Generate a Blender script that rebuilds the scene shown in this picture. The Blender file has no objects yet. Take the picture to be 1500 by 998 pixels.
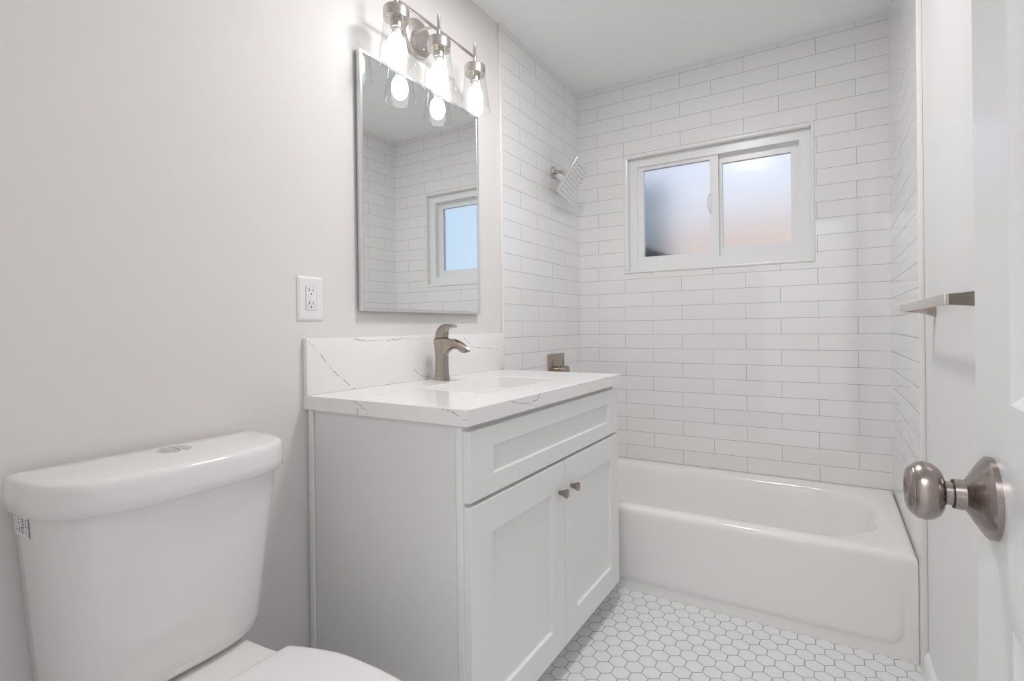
import bpy, bmesh, math
from mathutils import Vector, Matrix
PI = math.pi
S = bpy.context.scene
COL = S.collection

# ------------------------------------------------------------------ camera, world, lights, exposure
CAM = Vector((1.2683, -2.7577, 1.0727)); YAW, PITCH, ROLL = 0.5315, -0.0012, -0.0119
FPX, PX, PY = 749.97, 775.78, 481.04
fw = Vector((-math.sin(YAW)*math.cos(PITCH), math.cos(YAW)*math.cos(PITCH), math.sin(PITCH)))
r0 = Vector((math.cos(YAW), math.sin(YAW), 0)); u0 = r0.cross(fw)
rt = r0*math.cos(ROLL) + u0*math.sin(ROLL); up = -r0*math.sin(ROLL) + u0*math.cos(ROLL)
cd = bpy.data.cameras.new('camera'); cam = bpy.data.objects.new('camera', cd); COL.objects.link(cam)
cam.matrix_world = Matrix(((rt.x, up.x, -fw.x, CAM.x), (rt.y, up.y, -fw.y, CAM.y), (rt.z, up.z, -fw.z, CAM.z), (0, 0, 0, 1)))
cd.sensor_fit = 'HORIZONTAL'; cd.sensor_width = 36; cd.lens = FPX*36/1500
cd.shift_x = (750-PX)/1500; cd.shift_y = (PY-499)/1500
cd.clip_start = 0.02; cd.clip_end = 200
S.camera = cam

vs = S.view_settings
S.display_settings.display_device = 'sRGB'
vs.view_transform = 'Standard'; vs.look = 'None'; vs.gamma = 1; vs.use_curve_mapping = False
vs.exposure = 0.03
cy = S.cycles
cy.use_denoising = True
cy.max_bounces = 14; cy.diffuse_bounces = 8; cy.glossy_bounces = 6; cy.transmission_bounces = 8; cy.transparent_max_bounces = 16
cy.caustics_reflective = False; cy.caustics_refractive = True
cy.sample_clamp_indirect = 5.0

W_SKY = 1.12           # sky strength
SUN = 3.0             # sun outside (falls on the neighbour's wall)
P_TOPFILL = 13.6        # added overhead fill under the ceiling, out of the frame, no fixture
P_HALLFILL_DOWN = 17.0        # added fill shining down in the unseen hallway behind the camera
P_HALLFILL = 4.5         # added soft fill in the unseen hallway, through the doorway the camera stands in
E_BULB = 7.0         # the three bulbs of the vanity light

world = bpy.data.worlds.new('sky'); S.world = world; world.use_nodes = True
wn = world.node_tree; wn.nodes.clear()
wo = wn.nodes.new('ShaderNodeOutputWorld'); wb = wn.nodes.new('ShaderNodeBackground')
wt = wn.nodes.new('ShaderNodeTexCoord'); wsx = wn.nodes.new('ShaderNodeSeparateXYZ'); wr = wn.nodes.new('ShaderNodeValToRGB')
wr.color_ramp.elements[0].position = 0.0; wr.color_ramp.elements[0].color = (0.86, 0.88, 0.93, 1)
wr.color_ramp.elements[1].position = 0.7; wr.color_ramp.elements[1].color = (0.36, 0.56, 0.86, 1)
e = wr.color_ramp.elements.new(0.22); e.color = (0.76, 0.80, 0.91, 1)
wn.links.new(wt.outputs['Generated'], wsx.inputs[0]); wn.links.new(wsx.outputs['Z'], wr.inputs[0])
wmr = wn.nodes.new('ShaderNodeMapRange'); wmr.interpolation_type = 'SMOOTHSTEP'; wmr.inputs[1].default_value = 0.1; wmr.inputs[2].default_value = 0.75
wmx = wn.nodes.new('ShaderNodeMix'); wmx.data_type = 'RGBA'; wmx.inputs[7].default_value = (0.56, 0.74, 0.94, 1)   # deeper blue to the east
wn.links.new(wsx.outputs['X'], wmr.inputs[0]); wn.links.new(wmr.outputs[0], wmx.inputs[0]); wn.links.new(wr.outputs[0], wmx.inputs[6])
wn.links.new(wmx.outputs[2], wb.inputs[0]); wb.inputs[1].default_value = W_SKY
wn.links.new(wb.outputs[0], wo.inputs[0])

def lamp(name, kind, loc, direction, power, col, size=None, size_y=None, shape='RECTANGLE', spread=None):
    l = bpy.data.lights.new(name, kind); l.energy = power; l.color = col
    if kind == 'AREA':
        l.shape = shape; l.size = size
        if size_y: l.size_y = size_y
        if spread: l.spread = spread
    o = bpy.data.objects.new(name, l); COL.objects.link(o); o.location = loc
    o.rotation_euler = Vector(direction).to_track_quat('-Z', 'Y').to_euler()
    return o
s = lamp('sun', 'SUN', (0, -4, 8), (-0.35, 0.75, -0.75), SUN, (1.0, 0.93, 0.82)); s.data.angle = 0.02
lamp('overhead_fill', 'AREA', (0.74, -1.35, 2.425), (0, 0, -1), P_TOPFILL, (1.0, 0.985, 0.99), size=0.26, shape='DISK')  # added fill light that brightens the room from above
lamp('hall_fill_down', 'AREA', (0.95, -3.40, 2.40), (0, 0, -1), P_HALLFILL_DOWN, (0.985, 0.975, 1.0), size=1.0, shape='DISK')  # added fill, bounces into the room through the doorway
lamp('hall_fill', 'AREA', (0.95, -3.95, 1.1), (0, 1, 0.12), P_HALLFILL, (0.95, 0.975, 1.0), size=2.4, size_y=2.1)  # added fill panel before the hall's end wall, no window there

# ------------------------------------------------------------------ materials
def hexmix(c): return tuple(c) + (1,)
class NT:
    def __init__(self, name):
        self.m = bpy.data.materials.new(name); self.m.use_nodes = True
        self.t = self.m.node_tree; self.t.nodes.clear()
        self.out = self.n('ShaderNodeOutputMaterial')
    def n(self, k, **kw):
        x = self.t.nodes.new(k)
        for a, b in kw.items(): setattr(x, a, b)
        return x
    def l(self, a, b): self.t.links.new(a, b)
    def math(self, op, a, b=None, c=None, clamp=False):
        x = self.n('ShaderNodeMath', operation=op); x.use_clamp = clamp
        for i, v in enumerate((a, b, c)):
            if v is None: continue
            if hasattr(v, 'is_output'): self.l(v, x.inputs[i])
            else: x.inputs[i].default_value = v
        return x.outputs[0]
    def vec(self, op, a, b=None, scale=None):
        x = self.n('ShaderNodeVectorMath', operation=op)
        for i, v in enumerate((a, b)):
            if v is None: continue
            if hasattr(v, 'is_output'): self.l(v, x.inputs[i])
            else: x.inputs[i].default_value = v
        if scale is not None:
            if hasattr(scale, 'is_output'): self.l(scale, x.inputs['Scale'])
            else: x.inputs['Scale'].default_value = scale
        return x
    def ramp(self, v, a, b, lo=0.0, hi=1.0):
        x = self.n('ShaderNodeMapRange'); x.interpolation_type = 'SMOOTHSTEP'
        self.l(v, x.inputs[0])
        for i, q in enumerate((a, b, lo, hi)): x.inputs[1+i].default_value = q
        return x.outputs[0]
    def mix(self, f, a, b):
        x = self.n('ShaderNodeMix', data_type='RGBA')
        self.l(f, x.inputs[0])
        for i, v in ((6, a), (7, b)):
            if hasattr(v, 'is_output'): self.l(v, x.inputs[i])
            else: x.inputs[i].default_value = hexmix(v)
        return x.outputs[2]
    def bsdf(self, color, rough=0.5, metal=0.0, spec=0.5, ior=1.5, coat=0.0):
        p = self.n('ShaderNodeBsdfPrincipled')
        for k, v in (('Base Color', color), ('Roughness', rough), ('Metallic', metal), ('IOR', ior), ('Coat Weight', coat)):
            if hasattr(v, 'is_output'): self.l(v, p.inputs[k])
            else: p.inputs[k].default_value = hexmix(v) if k == 'Base Color' else v
        p.inputs['Specular IOR Level'].default_value = spec
        self.p = p; self.l(p.outputs[0], self.out.inputs[0]); return p
    def bump(self, h, strength=0.2, dist=0.001):
        b = self.n('ShaderNodeBump'); b.inputs['Strength'].default_value = strength; b.inputs['Distance'].default_value = dist
        self.l(h, b.inputs['Height']); self.l(b.outputs[0], self.p.inputs['Normal'])
    def obj(self): return self.n('ShaderNodeTexCoord').outputs['Object']
    def noise(self, vec, scale, detail=2.0, rough=0.5):
        x = self.n('ShaderNodeTexNoise'); self.l(vec, x.inputs['Vector'])
        x.inputs['Scale'].default_value = scale; x.inputs['Detail'].default_value = detail; x.inputs['Roughness'].default_value = rough
        return x.outputs['Fac']

def plain(name, color, rough=0.4, metal=0.0, noise_scale=60.0, var=0.015, bump=0.0, bd=0.0005, spec=0.5, ior=1.5, coat=0.0):
    t = NT(name); c = t.obj(); f = t.noise(c, noise_scale, 3)
    lo = tuple(max(0, x*(1-var)) for x in color); hi = tuple(min(1, x*(1+var)) for x in color)
    t.bsdf(t.mix(f, lo, hi), rough, metal, spec, ior, coat)
    if bump: t.bump(t.noise(c, noise_scale*4, 4), bump, bd)
    return t.m

def brushed(name, color, rough=0.3, axis=(1, 1, 30), var=0.12):
    t = NT(name); c = t.obj(); mp = t.vec('MULTIPLY', c, axis).outputs[0]
    f = t.noise(mp, 60, 4, 0.7)
    lo = tuple(x*(1-var) for x in color); hi = tuple(min(1, x*(1+var)) for x in color)
    r = t.ramp(f, 0.2, 0.8, rough*0.8, rough*1.25)
    t.bsdf(t.mix(f, lo, hi), r, 1.0)
    return t.m

def tile_mat(name):
    t = NT(name); uv = t.n('ShaderNodeUVMap'); uv.uv_map = 'UVMap'
    br = t.n('ShaderNodeTexBrick'); t.l(uv.outputs[0], br.inputs['Vector'])
    br.offset = 0.5; br.offset_frequency = 2; br.squash = 1.0
    br.inputs['Scale'].default_value = 1.0; br.inputs['Mortar Size'].default_value = 0.0011; br.inputs['Mortar Smooth'].default_value = 0.25
    br.inputs['Bias'].default_value = 0.0
    br.inputs['Brick Width'].default_value = TILE_L; br.inputs['Row Height'].default_value = TILE_H
    br.inputs['Color1'].default_value = (0.80, 0.795, 0.79, 1); br.inputs['Color2'].default_value = (0.825, 0.82, 0.815, 1)
    br.inputs['Mortar'].default_value = (0.37, 0.365, 0.36, 1)
    rough = t.ramp(br.outputs['Fac'], 0.0, 1.0, 0.06, 0.6)
    t.bsdf(br.outputs['Color'], rough, ior=1.7)
    inv = t.math('SUBTRACT', 1.0, br.outputs['Fac'])
    wav = t.noise(uv.outputs[0], 9.0, 1)
    h = t.math('ADD', inv, t.math('MULTIPLY', wav, 0.12))
    t.bump(h, 0.35, 0.0008)
    return t.m

def hex_mat(name):
    t = NT(name); c = t.obj()
    p = t.vec('SUBTRACT', c, (0.563, -0.832, 0)).outputs[0]
    p = t.vec('SCALE', p, scale=1/0.0543).outputs[0]
    sx = t.n('ShaderNodeSeparateXYZ'); t.l(p, sx.inputs[0])
    def cell(ox, oy):
        a = []
        for o, k, off in ((sx.outputs[0], 1.0, ox), (sx.outputs[1], 1.7320508, oy)):
            q = t.math('DIVIDE', o, k); q = t.math('ADD', q, 0.5+off); q = t.math('FRACT', q); q = t.math('SUBTRACT', q, 0.5)
            a.append(t.math('ABSOLUTE', t.math('MULTIPLY', q, k)))
        d = t.math('MAXIMUM', a[0], t.math('ADD', t.math('MULTIPLY', a[0], 0.5), t.math('MULTIPLY', a[1], 0.8660254)))
        return d
    d = t.math('MINIMUM', cell(0, 0), cell(0.5, 0.5))
    grout = t.ramp(d, 0.470, 0.481)
    ns = t.noise(c, 14, 3)
    tile = t.mix(ns, (0.73, 0.73, 0.74), (0.79, 0.79, 0.80))
    t.bsdf(t.mix(grout, tile, (0.33, 0.32, 0.31)), t.ramp(grout, 0, 1, 0.32, 0.8))
    t.bump(t.math('SUBTRACT', 1.0, t.ramp(d, 0.45, 0.485)), 0.4, 0.001)
    return t.m

def quartz(name, lines, origin):
    t = NT(name); c = t.obj()
    nz = t.n('ShaderNodeTexNoise'); t.l(c, nz.inputs['Vector']); nz.inputs['Scale'].default_value = 55; nz.inputs['Detail'].default_value = 4
    j = t.vec('SCALE', t.vec('SUBTRACT', nz.outputs['Color'], (0.5, 0.5, 0.5)).outputs[0], scale=0.013).outputs[0]
    p = t.vec('ADD', c, j).outputs[0]
    dmin = None
    for ln in lines:
        for a, b in zip(ln[:-1], ln[1:]):
            a = Vector(a)-Vector(origin); b = Vector(b)-Vector(origin); ba = b-a
            pa = t.vec('SUBTRACT', p, a).outputs[0]
            h = t.math('DIVIDE', t.vec('DOT_PRODUCT', pa, ba).outputs['Value'], ba.length_squared, clamp=True)
            bah = t.n('ShaderNodeVectorMath', operation='SCALE'); bah.inputs[0].default_value = ba; t.l(h, bah.inputs['Scale'])
            d = t.vec('LENGTH', t.vec('SUBTRACT', pa, bah.outputs[0]).outputs[0]).outputs['Value']
            dmin = d if dmin is None else t.math('MINIMUM', dmin, d)
    fade = t.ramp(t.noise(c, 9, 2), 0.30, 0.60, 0.45, 1.0)
    v = t.math('MULTIPLY', t.ramp(dmin, 0.0004, 0.0019, 1.0, 0.0), fade)
    cloud = t.mix(t.noise(c, 5, 4), (0.84, 0.83, 0.815), (0.88, 0.875, 0.865))
    t.bsdf(t.mix(v, cloud, (0.34, 0.325, 0.31)), 0.16)
    return t.m

TILE_L, TILE_H = 0.3152, 0.0771
H = 2.4458
XL, XR = -0.0134, 1.513            # painted faces of the side walls; the tile faces are x = 0 and x = 1.5
TE = -0.8223                       # front edge of the tiled side walls
M = {}
M['paint'] = plain('wall_paint', (0.765, 0.748, 0.735), 0.6, noise_scale=90, var=0.006, bump=0.10, bd=0.0006, spec=0.3)
M['paint_r'] = plain('wall_paint_white', (0.80, 0.795, 0.785), 0.4, noise_scale=90, var=0.006, bump=0.08, bd=0.0006)
M['ceil'] = plain('ceiling_paint', (0.90, 0.90, 0.905), 0.7, noise_scale=120, var=0.006, bump=0.08)
M['tile'] = tile_mat('white_subway_tile')
M['edge'] = plain('tile_edge_white', (0.82, 0.81, 0.795), 0.2)
M['hex'] = hex_mat('white_hexagon_floor_tile')
M['trim'] = plain('white_trim_paint', (0.82, 0.82, 0.82), 0.3)
M['vinyl'] = plain('white_vinyl', (0.82, 0.82, 0.825), 0.3)
M['tubw'] = plain('white_tub_enamel', (0.83, 0.82, 0.80), 0.12, noise_scale=20, var=0.006)
M['porc'] = plain('white_porcelain', (0.82, 0.81, 0.80), 0.07, noise_scale=20, var=0.005, coat=0.3)
M['seat'] = plain('white_seat_plastic', (0.82, 0.81, 0.805), 0.16, noise_scale=20, var=0.005)
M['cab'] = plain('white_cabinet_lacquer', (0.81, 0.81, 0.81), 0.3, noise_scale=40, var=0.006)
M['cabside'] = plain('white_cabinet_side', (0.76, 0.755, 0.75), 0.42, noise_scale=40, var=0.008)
M['dark'] = plain('dark_gap', (0.06, 0.055, 0.05), 0.8)
M['nick'] = brushed('brushed_nickel', (0.60, 0.56, 0.53), 0.28)
M['nickf'] = brushed('brushed_nickel_warm', (0.43, 0.37, 0.325), 0.24, axis=(1, 1, 20))
M['nickh'] = brushed('brushed_nickel_pale', (0.70, 0.68, 0.65), 0.33, axis=(1, 1, 1))
M['knob'] = brushed('brushed_nickel_knob', (0.36, 0.315, 0.295), 0.24, axis=(1, 14, 1))
M['satin'] = plain('pale_satin_metal', (0.86, 0.845, 0.825), 0.42, 0.45, noise_scale=30, var=0.02)
M['alu'] = plain('brushed_aluminium', (0.80, 0.80, 0.81), 0.30, 1.0, noise_scale=20, var=0.03)
M['chrome'] = plain('polished_chrome', (0.80, 0.80, 0.81), 0.07, 1.0)
M['black'] = plain('black_plastic', (0.012, 0.012, 0.012), 0.5)
M['plate'] = plain('white_plastic_plate', (0.83, 0.825, 0.82), 0.25)
M['hole'] = plain('dark_slot', (0.04, 0.037, 0.035), 0.6)
M['door'] = plain('white_door_paint', (0.81, 0.81, 0.82), 0.22, noise_scale=60, var=0.006, bump=0.05)
M['wallout'] = plain('peach_stucco', (0.72, 0.50, 0.37), 0.9, noise_scale=30, var=0.05)
M['darkout'] = plain('dark_slate', (0.03, 0.035, 0.045), 0.8)
M['slate'] = plain('blue_grey_siding', (0.12, 0.165, 0.22), 0.8)
def mirror_mat():
    t = NT('mirror_silver'); t.bsdf(t.mix(t.noise(t.obj(), 3), (0.925, 0.95, 0.945), (0.93, 0.955, 0.95)), 0.0, 1.0); return t.m
M['mirror'] = mirror_mat()
def bulb_mat():
    t = NT('lit_bulb'); em = t.n('ShaderNodeEmission'); em.inputs[0].default_value = (1.0, 0.975, 0.95, 1); em.inputs[1].default_value = E_BULB
    t.l(em.outputs[0], t.out.inputs[0]); return t.m
M['bulb'] = bulb_mat()
def clear_glass():
    t = NT('clear_shade_glass'); tr = t.n('ShaderNodeBsdfTransparent'); tr.inputs[0].default_value = (0.985, 0.99, 0.99, 1)
    lw = t.n('ShaderNodeLayerWeight'); lw.inputs[0].default_value = 0.25; t.l(t.mix(lw.outputs['Facing'], (0.985, 0.99, 0.99), (0.78, 0.80, 0.80)), tr.inputs[0])
    gl = t.n('ShaderNodeBsdfGlossy'); gl.inputs['Roughness'].default_value = 0.02; gl.inputs[0].default_value = (0.95, 0.96, 0.96, 1)
    fr = t.n('ShaderNodeFresnel'); ge = t.n('ShaderNodeNewGeometry'); t.l(t.math('ADD', 1.5, t.math('MULTIPLY', ge.outputs['Backfacing'], 1/1.5-1.5)), fr.inputs[0])
    mx = t.n('ShaderNodeMixShader'); t.l(fr.outputs[0], mx.inputs[0]); t.l(tr.outputs[0], mx.inputs[1]); t.l(gl.outputs[0], mx.inputs[2])
    t.l(mx.outputs[0], t.out.inputs[0]); return t.m
M['glass'] = clear_glass()
def frosted():
    t = NT('frosted_window_glass'); c = t.obj()
    p = t.bsdf((0.97, 0.985, 1.0), 0.42, ior=1.35); p.inputs['Transmission Weight'].default_value = 1.0
    p.inputs['Coat Weight'].default_value = 0.6; p.inputs['Coat Roughness'].default_value = 0.10; p.inputs['Coat IOR'].default_value = 1.5
    t.bump(t.noise(c, 260, 2), 0.30, 0.0010)
    t.l(p.inputs['Normal'].links[0].from_socket, p.inputs['Coat Normal'])
    return t.m
M['frost'] = frosted()
def label_mat():
    t = NT('white_printed_label'); uv = t.n('ShaderNodeUVMap'); uv.uv_map = 'UVMap'
    sp = t.n('ShaderNodeSeparateXYZ'); t.l(uv.outputs[0], sp.inputs[0])
    n = t.noise(t.vec('MULTIPLY', uv.outputs[0], (9, 26, 1)).outputs[0], 1.0, 0)
    rows = t.math('FRACT', t.math('MULTIPLY', sp.outputs[0], 5.0))
    ink = t.math('MULTIPLY', t.ramp(rows, 0.45, 0.55), t.ramp(n, 0.47, 0.52))
    inside = t.math('MULTIPLY', t.ramp(sp.outputs[1], 0.1, 0.14), t.ramp(sp.outputs[1], 0.86, 0.9, 1, 0))
    ink = t.math('MULTIPLY', ink, inside)
    t.bsdf(t.mix(ink, (0.86, 0.86, 0.86), (0.08, 0.08, 0.08)), 0.4); return t.m
M['label'] = label_mat()

# ------------------------------------------------------------------ mesh helpers
def link(name, bm, mat, parent=None, angle=35, origin=None, smooth=True):
    if origin is None: origin = parent_world(parent) if parent else Vector((0, 0, 0))
    origin = Vector(origin)
    bmesh.ops.recalc_face_normals(bm, faces=bm.faces)
    for v in bm.verts: v.co -= origin
    me = bpy.data.meshes.new(name); bm.to_mesh(me); bm.free()
    me.materials.append(mat if not isinstance(mat, str) else M[mat])
    if smooth:
        for p in me.polygons: p.use_smooth = True
        me.set_sharp_from_angle(angle=math.radians(angle))
    o = bpy.data.objects.new(name, me); COL.objects.link(o)
    if parent:
        o.parent = parent; o.location = origin - parent_world(parent)
    else: o.location = origin
    return o
def parent_world(o):
    v = Vector((0, 0, 0))
    while o is not None: v = v + o.location; o = o.parent
    return v
def thing(name, loc, label, cat, group=None):
    o = bpy.data.objects.new(name, None); COL.objects.link(o); o.location = loc; o.empty_display_size = 0.05
    o['label'] = label; o['category'] = cat
    if group: o['group'] = group
    return o
def tag(o, label, cat, group=None):
    o['label'] = label; o['category'] = cat
    if group: o['group'] = group
    return o
def struct(o):
    o['kind'] = 'structure'; return o
def add_box(bm, x0, x1, y0, y1, z0, z1, bev=0.0, seg=2, mat4=None):
    vs_ = [bm.verts.new((x, y, z)) for x in (x0, x1) for y in (y0, y1) for z in (z0, z1)]
    fs = [bm.faces.new([vs_[i] for i in f]) for f in ((0, 1, 3, 2), (4, 6, 7, 5), (0, 4, 5, 1), (2, 3, 7, 6), (0, 2, 6, 4), (1, 5, 7, 3))]
    if bev:
        es = list({e for f in fs for e in f.edges})
        r = bmesh.ops.bevel(bm, geom=es, offset=bev, segments=seg, profile=0.5, affect='EDGES')
        vs_ = list({v for f in r['faces'] for v in f.verts} | {v for v in vs_ if v.is_valid})
    if mat4 is not None:
        for v in vs_: v.co = mat4 @ v.co
    return vs_
def box(name, x0, x1, y0, y1, z0, z1, mat, parent=None, bev=0.0, seg=2, origin=None):
    bm = bmesh.new(); add_box(bm, x0, x1, y0, y1, z0, z1, bev, seg)
    return link(name, bm, mat, parent, origin=origin)
def add_loft(bm, rings, cap0=True, cap1=True, closed=True):
    vr = [[bm.verts.new(p) for p in r] for r in rings]
    n = len(vr[0])
    for a, b in zip(vr[:-1], vr[1:]):
        for i in range(n if closed else n-1):
            k = (i+1) % n
            bm.faces.new((a[i], a[k], b[k], b[i]))
    if cap0: bm.faces.new(list(reversed(vr[0])))
    if cap1: bm.faces.new(vr[-1])
    return vr
def rrect(x0, x1, y0, y1, r, z, n=6):
    pts = []
    for cx, cy_, a0 in ((x1-r, y0+r, -PI/2), (x1-r, y1-r, 0), (x0+r, y1-r, PI/2), (x0+r, y0+r, PI)):
        for i in range(n+1):
            a = a0 + PI/2*i/n
            pts.append((cx+r*math.cos(a), cy_+r*math.sin(a), z))
    return pts
def frame_axes(d):
    d = Vector(d).normalized()
    a = Vector((0, 0, 1)) if abs(d.z) < 0.9 else Vector((1, 0, 0))
    u = d.cross(a).normalized(); return u, d.cross(u)
def add_lathe(bm, base, axis, prof, n=32, cap0=True, cap1=True):
    base = Vector(base); ax = Vector(axis).normalized(); u, v = frame_axes(ax)
    rings = [[base + ax*d + (u*math.cos(2*PI*i/n) + v*math.sin(2*PI*i/n))*r for i in range(n)] for d, r in prof]
    return add_loft(bm, rings, cap0, cap1)
def add_tube(bm, pts, r, n=14, caps=True):
    pts = [Vector(p) for p in pts]; rings = []; pu = None
    for i, p in enumerate(pts):
        d = (pts[min(i+1, len(pts)-1)] - pts[max(i-1, 0)]).normalized()
        if pu is None: u, v = frame_axes(d)
        else:
            u = (pu - d*pu.dot(d)).normalized(); v = d.cross(u)
        pu = u; rr = r[i] if isinstance(r, (list, tuple)) else r
        rings.append([p + (u*math.cos(2*PI*k/n) + v*math.sin(2*PI*k/n))*rr for k in range(n)])
    add_loft(bm, rings, caps, caps)
def smooth_path(pts, n=6):
    P = [Vector(p) for p in pts]; out = []
    for i in range(len(P)-1):
        p0, p1, p2, p3 = P[max(i-1, 0)], P[i], P[i+1], P[min(i+2, len(P)-1)]
        for k in range(n):
            t = k/n
            out.append(0.5*((2*p1) + (p2-p0)*t + (2*p0-5*p1+4*p2-p3)*t*t + (3*p1-p0-3*p2+p3)*t**3))
    out.append(P[-1]); return out
def uv_project(o, fn):
    me = o.data; uv = me.uv_layers.new(name='UVMap'); w = o.matrix_basis
    loc = parent_world(o)
    for p in me.polygons:
        for li in p.loop_indices:
            co = me.vertices[me.loops[li].vertex_index].co + loc
            uv.data[li].uv = fn(co, p.normal)

# ------------------------------------------------------------------ the room
ZR = H - 0.0303 - 31*TILE_H        # a grout line of the tile courses
YB = -2.82                         # wall behind, with the doorway the camera stands in
floor = struct(box('floor', -0.12, 1.62, YB-0.12, 0.12, -0.08, 0.0, 'hex'))
ceiling = struct(box('ceiling', -0.12, 1.62, YB-0.12, 0.12, H, H+0.1, 'ceil'))
wl = struct(box('wall_left', XL-0.1, XL, YB-0.12, 0.12, 0.0, H, 'paint'))
wr_ = struct(box('wall_right', XR, XR+0.1, YB-0.12, 0.12, 0.0, H, 'paint_r'))
# far wall with the window opening
WX0, WX1, WZ0, WZ1 = 0.295, 1.199, 1.381, 2.010
bm = bmesh.new()
def wall_hole(bm, x0, x1, z0, z1, hx0, hx1, hz0, hz1, ya, yb):
    g = {}
    for y in (ya, yb):
        for n_, (x, z) in dict(a=(x0, z0), b=(x1, z0), c=(x1, z1), d=(x0, z1), e=(hx0, hz0), f=(hx1, hz0), g=(hx1, hz1), h=(hx0, hz1)).items():
            g[n_, y] = bm.verts.new((x, y, z))
    for y in (ya, yb):
        for q in ('abfe', 'bcgf', 'cdhg', 'daeh'): bm.faces.new([g[k, y] for k in q])
    for q in ('ab', 'bc', 'cd', 'da', 'ef', 'fg', 'gh', 'he'):
        bm.faces.new([g[q[0], ya], g[q[1], ya], g[q[1], yb], g[q[0], yb]])
wall_hole(bm, -0.11, 1.61, 0.0, H, WX0, WX1, WZ0, WZ1, 0.0, 0.12)
wf = struct(link('wall_far', bm, 'tile', smooth=False))
uv_project(wf, lambda c, n: (c.x - 0.1155 + 10*TILE_L, c.z - ZR))
# tile on the side walls: panels stand proud of the paint
tl = link('tile_panel', (lambda b: (add_box(b, XL, 0.0, TE, 0.0, 0.0, H), b)[1])(bmesh.new()), 'tile', wl, smooth=False)
uv_project(tl, lambda c, n: (-c.y - 0.0392 + 10*TILE_L, c.z - ZR))
tr_ = link('tile_panel', (lambda b: (add_box(b, 1.5, XR, TE, 0.0, 0.0, H), b)[1])(bmesh.new()), 'tile', wr_, smooth=False)
uv_project(tr_, lambda c, n: (-c.y - 0.10 + 10*TILE_L, c.z - ZR))
box('tile_edge', XL, 0.0012, TE-0.010, TE, 0.0, H-0.001, 'edge', wl, bev=0.003)
box('tile_edge', 1.4988, XR, TE-0.010, TE, 0.0, H-0.001, 'edge', wr_, bev=0.003)
# wall behind the camera with doorway, and the hall it opens to
DX0, DX1 = 0.695, 1.432
bm = bmesh.new()
add_box(bm, XL, DX0, YB-0.12, YB, 0.0, H); add_box(bm, DX1, XR, YB-0.12, YB, 0.0, H); add_box(bm, DX0, DX1, YB-0.12, YB, 2.06, H)
struct(link('wall_near', bm, 'paint_r', smooth=False))
struct(box('floor_hall', -0.6, 2.4, -4.1, YB-0.12, -0.08, 0.0, 'hex'))
struct(box('ceiling_hall', -0.6, 2.4, -4.1, YB-0.12, H, H+0.1, 'ceil'))
bm = bmesh.new()
add_box(bm, -0.7, 2.5, -4.1, -4.0, 0, H); add_box(bm, -0.7, -0.6, -4.0, YB-0.12, 0, H); add_box(bm, 2.4, 2.5, -4.0, YB-0.12, 0, H)
add_box(bm, -0.6, XL-0.1, YB-0.13, YB-0.12, 0, H); add_box(bm, XR+0.1, 2.4, YB-0.13, YB-0.12, 0, H)
struct(link('wall_hall', bm, 'paint_r', smooth=False))
# baseboard on the right wall
bm = bmesh.new()
prof = [(XR, 0.0), (XR-0.013, 0.0), (XR-0.013, 0.062), (XR-0.010, 0.074), (XR-0.004, 0.082), (XR, 0.084)]
add_loft(bm, [[(x, y, z) for x, z in prof] for y in (-2.75, TE-0.012)])
struct(link('baseboard_right', bm, 'trim'))

# ------------------------------------------------------------------ window
win = bpy.data.objects.new('window_1', None); COL.objects.link(win); win.location = (0.74, 0.0, 1.381); struct(win)
def ring(name, xo0, xo1, zo0, zo1, xi0, xi1, zi0, zi1, ya, yb, mat, parent, bev=0.002):
    b = bmesh.new(); wall_hole(b, xo0, xo1, zo0, zo1, xi0, xi1, zi0, zi1, ya, yb)
    es = [e for e in b.edges if len(e.link_faces) == 2 and e.calc_face_angle(0) > 0.5]
    bmesh.ops.recalc_face_normals(b, faces=b.faces)
    if bev: bmesh.ops.bevel(b, geom=es, offset=bev, segments=2, profile=0.5, affect='EDGES')
    return link(name, b, mat, parent)
# pencil trim round the opening
bm = bmesh.new()
TX0, TX1, TZ0, TZ1 = 0.2690, 1.2105, 1.3665, 2.0305
def trim_strip(bm, a, b, inward, w):
    a = Vector(a); b = Vector(b); iw = Vector(inward)
    n = 8; ra, rb = [], []
    for k in range(n+1):
        t = k/n; off = w*t; dy = -0.007*math.sin(PI*min(1, max(0, t)))**0.5 - 0.0005 if 0 < t < 1 else 0.004
        ra.append(a + iw*off + Vector((0, dy, 0)) + (b-a).normalized()*off)
        rb.append(b + iw*off + Vector((0, dy, 0)) - (b-a).normalized()*off)
    add_loft(bm, [ra, rb], True, True)
trim_strip(bm, (TX0, 0, TZ1), (TX1, 0, TZ1), (0, 0, -1), 0.024)
trim_strip(bm, (TX0, 0, TZ0), (TX1, 0, TZ0), (0, 0, 1), 0.016)
trim_strip(bm, (TX0, 0, TZ0), (TX0, 0, TZ1), (1, 0, 0), 0.028)
trim_strip(bm, (TX1, 0, TZ0), (TX1, 0, TZ1), (-1, 0, 0), 0.014)
link('window_casing', bm, 'edge', win)
ring('window_frame', WX0+0.001, WX1-0.001, WZ0+0.001, WZ1-0.001, 0.340, 1.146, 1.432, 1.962, 0.028, 0.10, 'vinyl', win)
sl = ring('window_sash', 0.337, 0.772, 1.430, 1.964, 0.374, 0.729, 1.460, 1.943, 0.040, 0.066, 'vinyl', win)
bm = bmesh.new(); add_box(bm, 0.370, 0.733, 0.052, 0.056, 1.456, 1.947); link('window_pane', bm, 'frost', sl, smooth=False)
sr = ring('window_sash', 0.738, 1.149, 1.430, 1.964, 0.787, 1.107, 1.483, 1.922, 0.069, 0.095, 'vinyl', win)
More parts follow.
